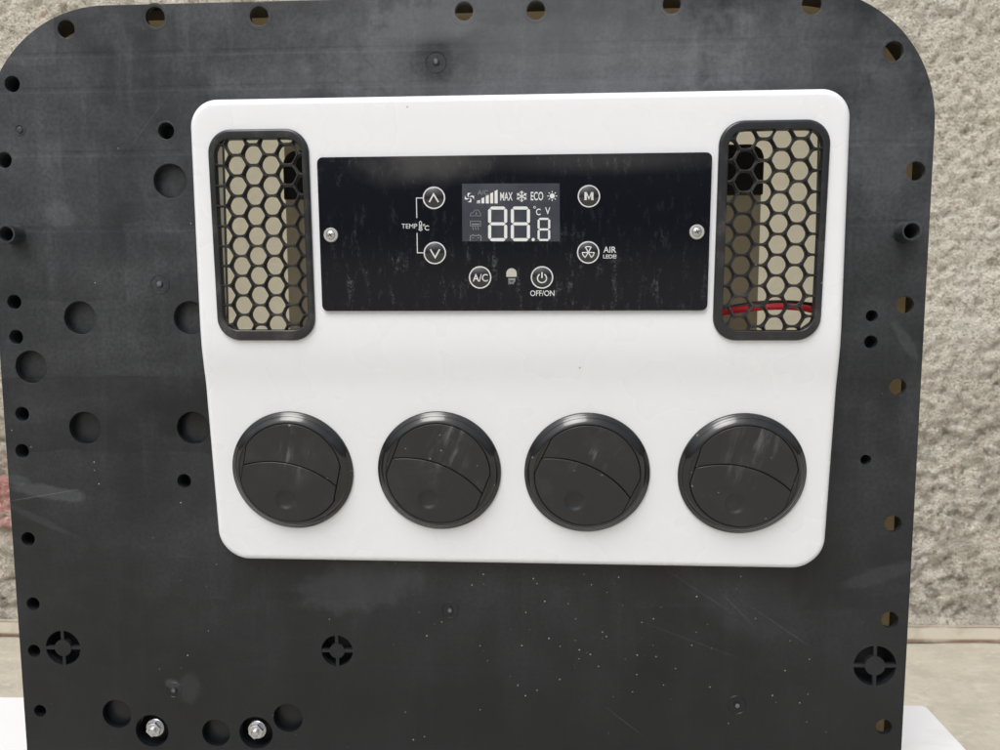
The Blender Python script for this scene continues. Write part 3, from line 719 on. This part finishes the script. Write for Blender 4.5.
# display window
ds = Ink(); ds.up = .00008
ds.add([C(a, b, u) for u in (.00008,) for a, b in ((462.3, 241.4), (560, 241.4), (559.6, 183.3), (462, 183.6))], [(0, 1, 2, 3)])
disp = sub(ds.build('display_screen', LCD, smooth=0), ctl)
disp['label'] = 'grey display window reading 88.8 with small icons'
sgm = Ink(); sgm.up = .00018
def seg7(x0, x1, y0, y1, w, lean=0, dot=None):
    m = (y0+y1)/2; g = w*.35; h = w/2
    def H(y, a=0): sgm.poly([(x0+w*.75+g, y-h), (x1-w*.75-g, y-h), (x1-w*.45-g*.3, y), (x1-w*.75-g, y+h), (x0+w*.75+g, y+h), (x0+w*.45+g*.3, y)])
    def V(x, a, b): sgm.poly([(x-h, a+w*.6), (x, a+w*.2), (x+h, a+w*.6), (x+h, b-w*.6), (x, b-w*.2), (x-h, b-w*.6)])
    H(y0+h); H(m); H(y1-h)
    for x in (x0+h, x1-h): V(x, y0+h, m); V(x, m, y1-h)
seg7(488.1, 507.2, 206.5, 241.2, 3.1); seg7(510.8, 530.0, 206.5, 241.2, 3.1); seg7(537.6, 550.2, 217.8, 241.0, 2.1)
sgm.disc(533.2, 239.6, 1.6)
sub(sgm.build('display_digits', SEG, smooth=0), disp)
ic = Ink(); ic.up = .00018
cx, cy = 469.4, 197.6                                     # fan
for k in range(4):
    a = R_(90*k+20); pts = []
    for t in np.linspace(0, 1, 8): pts.append((cx+(.6+4.4*t)*math.cos(a+.9*t), cy+(.6+4.4*t)*math.sin(a+.9*t)))
    for t in np.linspace(1, 0, 8): pts.append((cx+(.6+4.4*t)*math.cos(a+.35+1.35*t), cy+(.6+4.4*t)*math.sin(a+.35+1.35*t)))
    ic.poly(pts)
for k in range(5): ic.poly([(477+k*4.4, 200.9-k*2.45), (480.0+k*4.4, 200.0-k*2.6), (480.0+k*4.4, 203.4), (477+k*4.4, 203.4)])
ic.poly([(476.6,202.8),(479,201.2),(479,203.4),(476.6,203.4)])
ic.text('MAX', 500.2, 512.6, 192.2, 200.6, .012)
cx, cy = 521.7, 196.4
for k in range(6):
    a = R_(60*k+30); u = (math.cos(a), math.sin(a)); ic.stroke([(cx, cy), (cx+5.6*u[0], cy+5.6*u[1])], 1.05)
    for sg in (-1, 1):
        b = a+sg*R_(50); ic.stroke([(cx+3.1*u[0], cy+3.1*u[1]), (cx+3.1*u[0]+2.1*math.cos(b), cy+3.1*u[1]+2.1*math.sin(b))], .8)
ic.text('ECO', 530.8, 543.2, 191.8, 200.4, .012)
ic.disc(552.2, 196.0, 2.5)
for k in range(8):
    a = R_(45*k); ic.stroke([(552.2+3.4*math.cos(a), 196+3.4*math.sin(a)), (552.2+5.0*math.cos(a), 196+5.0*math.sin(a))], .8)
ic.text('C', 536.0, 540.6, 208.6, 215.2, .014); ic.ring(534.6, 207.3, .95, .5, 16)
ic.text('V', 545.2, 550.2, 207.4, 214.4, .01)
sub(ic.build('display_icons', SEG, smooth=0), disp)
dm = Ink(); dm.up = .00018
dm.text('A/C', 477.6, 488.0, 190.2, 194.8, .0)
dm.stroke([(470.2, 215.2), (471, 213.2), (473.2, 212.4), (475, 210), (478.2, 210), (480, 212.6), (480.8, 214), (480.6, 215.8), (470.4, 215.8)], .55, True)
dm.stroke([(476.2, 211.6), (476.2, 214.4), (475.2, 213.3)], .5); dm.stroke([(476.2, 214.4), (477.2, 213.3)], .5)
dm.stroke([(470.4, 221.2), (480.6, 221.2), (480.6, 226), (470.4, 226)], .6, True); dm.stroke([(471.6, 224.2), (479.4, 224.2)], 1.3)
for k in range(3): dm.stroke([(472.6+2.6*k, 227), (473.4+2.6*k, 230)], .7)
dm.stroke([(470.2, 241), (470.4, 235.8), (472, 235.6), (472.6, 234.8), (474.2, 235.6), (477.4, 235.6), (478.8, 234.6), (479.8, 235.8), (481, 236), (481, 241)], .8)
dm.stroke([(472, 238), (474, 238)], .6); dm.stroke([(477.4, 238), (479.4, 238)], .6)
sub(dm.build('display_icons', INKDIM, smooth=0), disp)
# printed lettering on the glass
pr = Ink()
pr.stroke([(422.8, 198), (416.4, 198), (416.8, 218)], .9); pr.stroke([(417, 233), (417.4, 252.8), (423.6, 252.8)], .9)
pr.text('TEMP', 401.6, 417.2, 223.8, 228.4, .0)
pr.stroke([(419.4, 222.2), (419.4, 228.3), (418.8, 229.6), (420.6, 230.8), (422.2, 229.6), (421.6, 228.3), (421.6, 222.2), (420.5, 221.2)], .7, True)
pr.stroke([(420.5, 224.5), (420.5, 229.5)], .7); pr.ring(423.9, 225.0, .85, .5, 14); pr.text('C', 424.6, 429.0, 225.4, 230.4, .012)
sub(pr.build('temperature_lettering', INK, smooth=0), ctl); pr = Ink()
pr.text('OFF/ON', 530.2, 554.4, 290.4, 296.0, .008)
sub(pr.build('power_lettering', INK, smooth=0), ctl); pr = Ink()
pr.text('AIR', 603.4, 616.2, 246.6, 252.6, .012); pr.text('LEDE', 603.2, 615.4, 254.6, 258.4, .012); pr.stroke([(616.0, 254.6), (615.9, 257.0)], .7); pr.stroke([(615.9, 257.8), (615.9, 258.4)], .7)
sub(pr.build('air_lettering', INK, smooth=0), ctl)
# indicator window: pale dome, striped base, little mark
lw = Ink(); lw.poly([(506.3, 276.8)]+[(511.5+5.2*math.cos(a), 273.4+5.2*math.sin(a)) for a in np.linspace(math.pi, 2*math.pi, 16)]+[(516.7, 276.8)]); 
lw.mi = 1; lw.poly([(508, 278.2), (515.6, 278.2), (515.2, 280.6), (508.6, 280.6)])
lw.arc(511.7, 280.4, 3.0, 0, 180, .8, 10); lw.stroke([(509.6, 284.4), (513.8, 281.2)], .7); lw.stroke([(509.9, 281.4), (513.6, 284.2)], .7); lw.stroke([(508.6,280.6),(508.8,284.4)], .6)
sub(lw.build('indicator_window', [IVORY, INKDIM], smooth=0), ctl)
# push buttons: domed key with a white ring and its symbol
def button(px, py, sym, lab, r=10.6):
    x, z = S(px, py, CPT); rw = r*.555/1000
    mb = Ink(); mb.up = 0
    prof = [(rw*t, -.0011*(1-t**2.4)-.00005) for t in (1, .97, .9, .8, .65, .45, .25, .08, .001)]
    mb.lathe(x, z, prof, 40, fy=fcp); mb.f = [f[::-1] for f in mb.f]; mb.f = [f[::-1] for f in mb.f]
    mb.mi = 1; o0 = len(mb.v); mb.up = .0003
    mb.ring(px, py, r, 1.25)
    def dome_pt(p):
        X, Z = S(p[0], p[1], CPT+.001); t = min(1, math.hypot(X-x, Z-z)/rw)
        return (X, fcp(X, Z)-.0011*(1-t**2.4)-.00045, Z)
    mb.pt = dome_pt; sym(mb, px, py)
    o = sub(mb.build('push_button', [BTN, INK], smooth=50, weighted=False), ctl); o['label'] = lab
button(433.9, 197.8, lambda m, x, y: m.stroke([(x-4.6, y+4.4), (x-.3, y-3.6), (x+4.6, y+4.4)], 1.5), 'round key with an up arrow')
button(434.8, 253.0, lambda m, x, y: m.stroke([(x-4.4, y-3.6), (x+.4, y+4.4), (x+5, y-3.8)], 1.5), 'round key with a down arrow')
button(588.9, 196.2, lambda m, x, y: [m.poly(q) for q in (rect(x-4.5, y-4, x-2.2, y+4), rect(x+2.2, y-4, x+4.5, y+4), [(x-2.1, y-4), (x-.1, y+1.2), (x-.1, y+4), (x-2.1, y-.8)], [(x+2.1, y-4), (x+2.1, y-.8), (x+.1, y+4), (x+.1, y+1.2)])], 'round key with the letter M')
def fan3(m, x, y):
    for k in range(3):
        a = R_(-90+120*k)
        pts = [(x, y)]+[(x+5.8*math.cos(a+b), y+5.8*math.sin(a+b)) for b in (-.50, -.25, 0, .25, .50)]
        m.stroke(pts, 1.05, True)
button(588.2, 252.4, fan3, 'round key with a three bladed fan')
button(480.1, 277.4, lambda m, x, y: m.text('A/C', x-7.4, x+7.8, y-3.4, y+4.2, .012), 'round key lettered A/C')
def power(m, x, y): m.arc(x, y+.8, 4.5, -58, 238, 1.3, 26); m.stroke([(x, y-5.2), (x, y+.6)], 1.4)
button(542.0, 277.4, power, 'round key with the power symbol')
for px, py in ((331, 235), (696.8, 232)):
    x, z = S(px, py, CPT); mb = MB(); y0 = fcp(x, z)
    mb.lathe(x, z, [(.0040, y0+.0002), (.0040, y0-.0005), (.0037, y0-.0008), (.0026, y0-.0008), (.0025, y0-.0004)], 32)
    s1 = sub(mb.build('screw_washer', WASH), ctl)
    mb = MB(); mb.lathe(x, z, [(.0025, y0-.0003), (.0024, y0-.0009), (.0018, y0-.0014), (.0001, y0-.0016)], 28)
    mb.mi = 1
    for a in (.5, .5+math.pi/2):
        ca, sa = math.cos(a), math.sin(a); q = [(x+u*ca-v*sa, z+u*sa+v*ca) for u, v in ((-.0014, -.00022), (.0014, -.00022), (.0014, .00022), (-.0014, .00022))]
        mb.add([(X, y0-.00165, Z) for X, Z in q], [(0, 1, 2, 3)])
    sub(mb.build('screw_head', [ZINC, SLOT], smooth=50), ctl)
for o in list(unit.children_recursive):     # parts of parts keep the same world coordinates as the unit's own parts
    pass
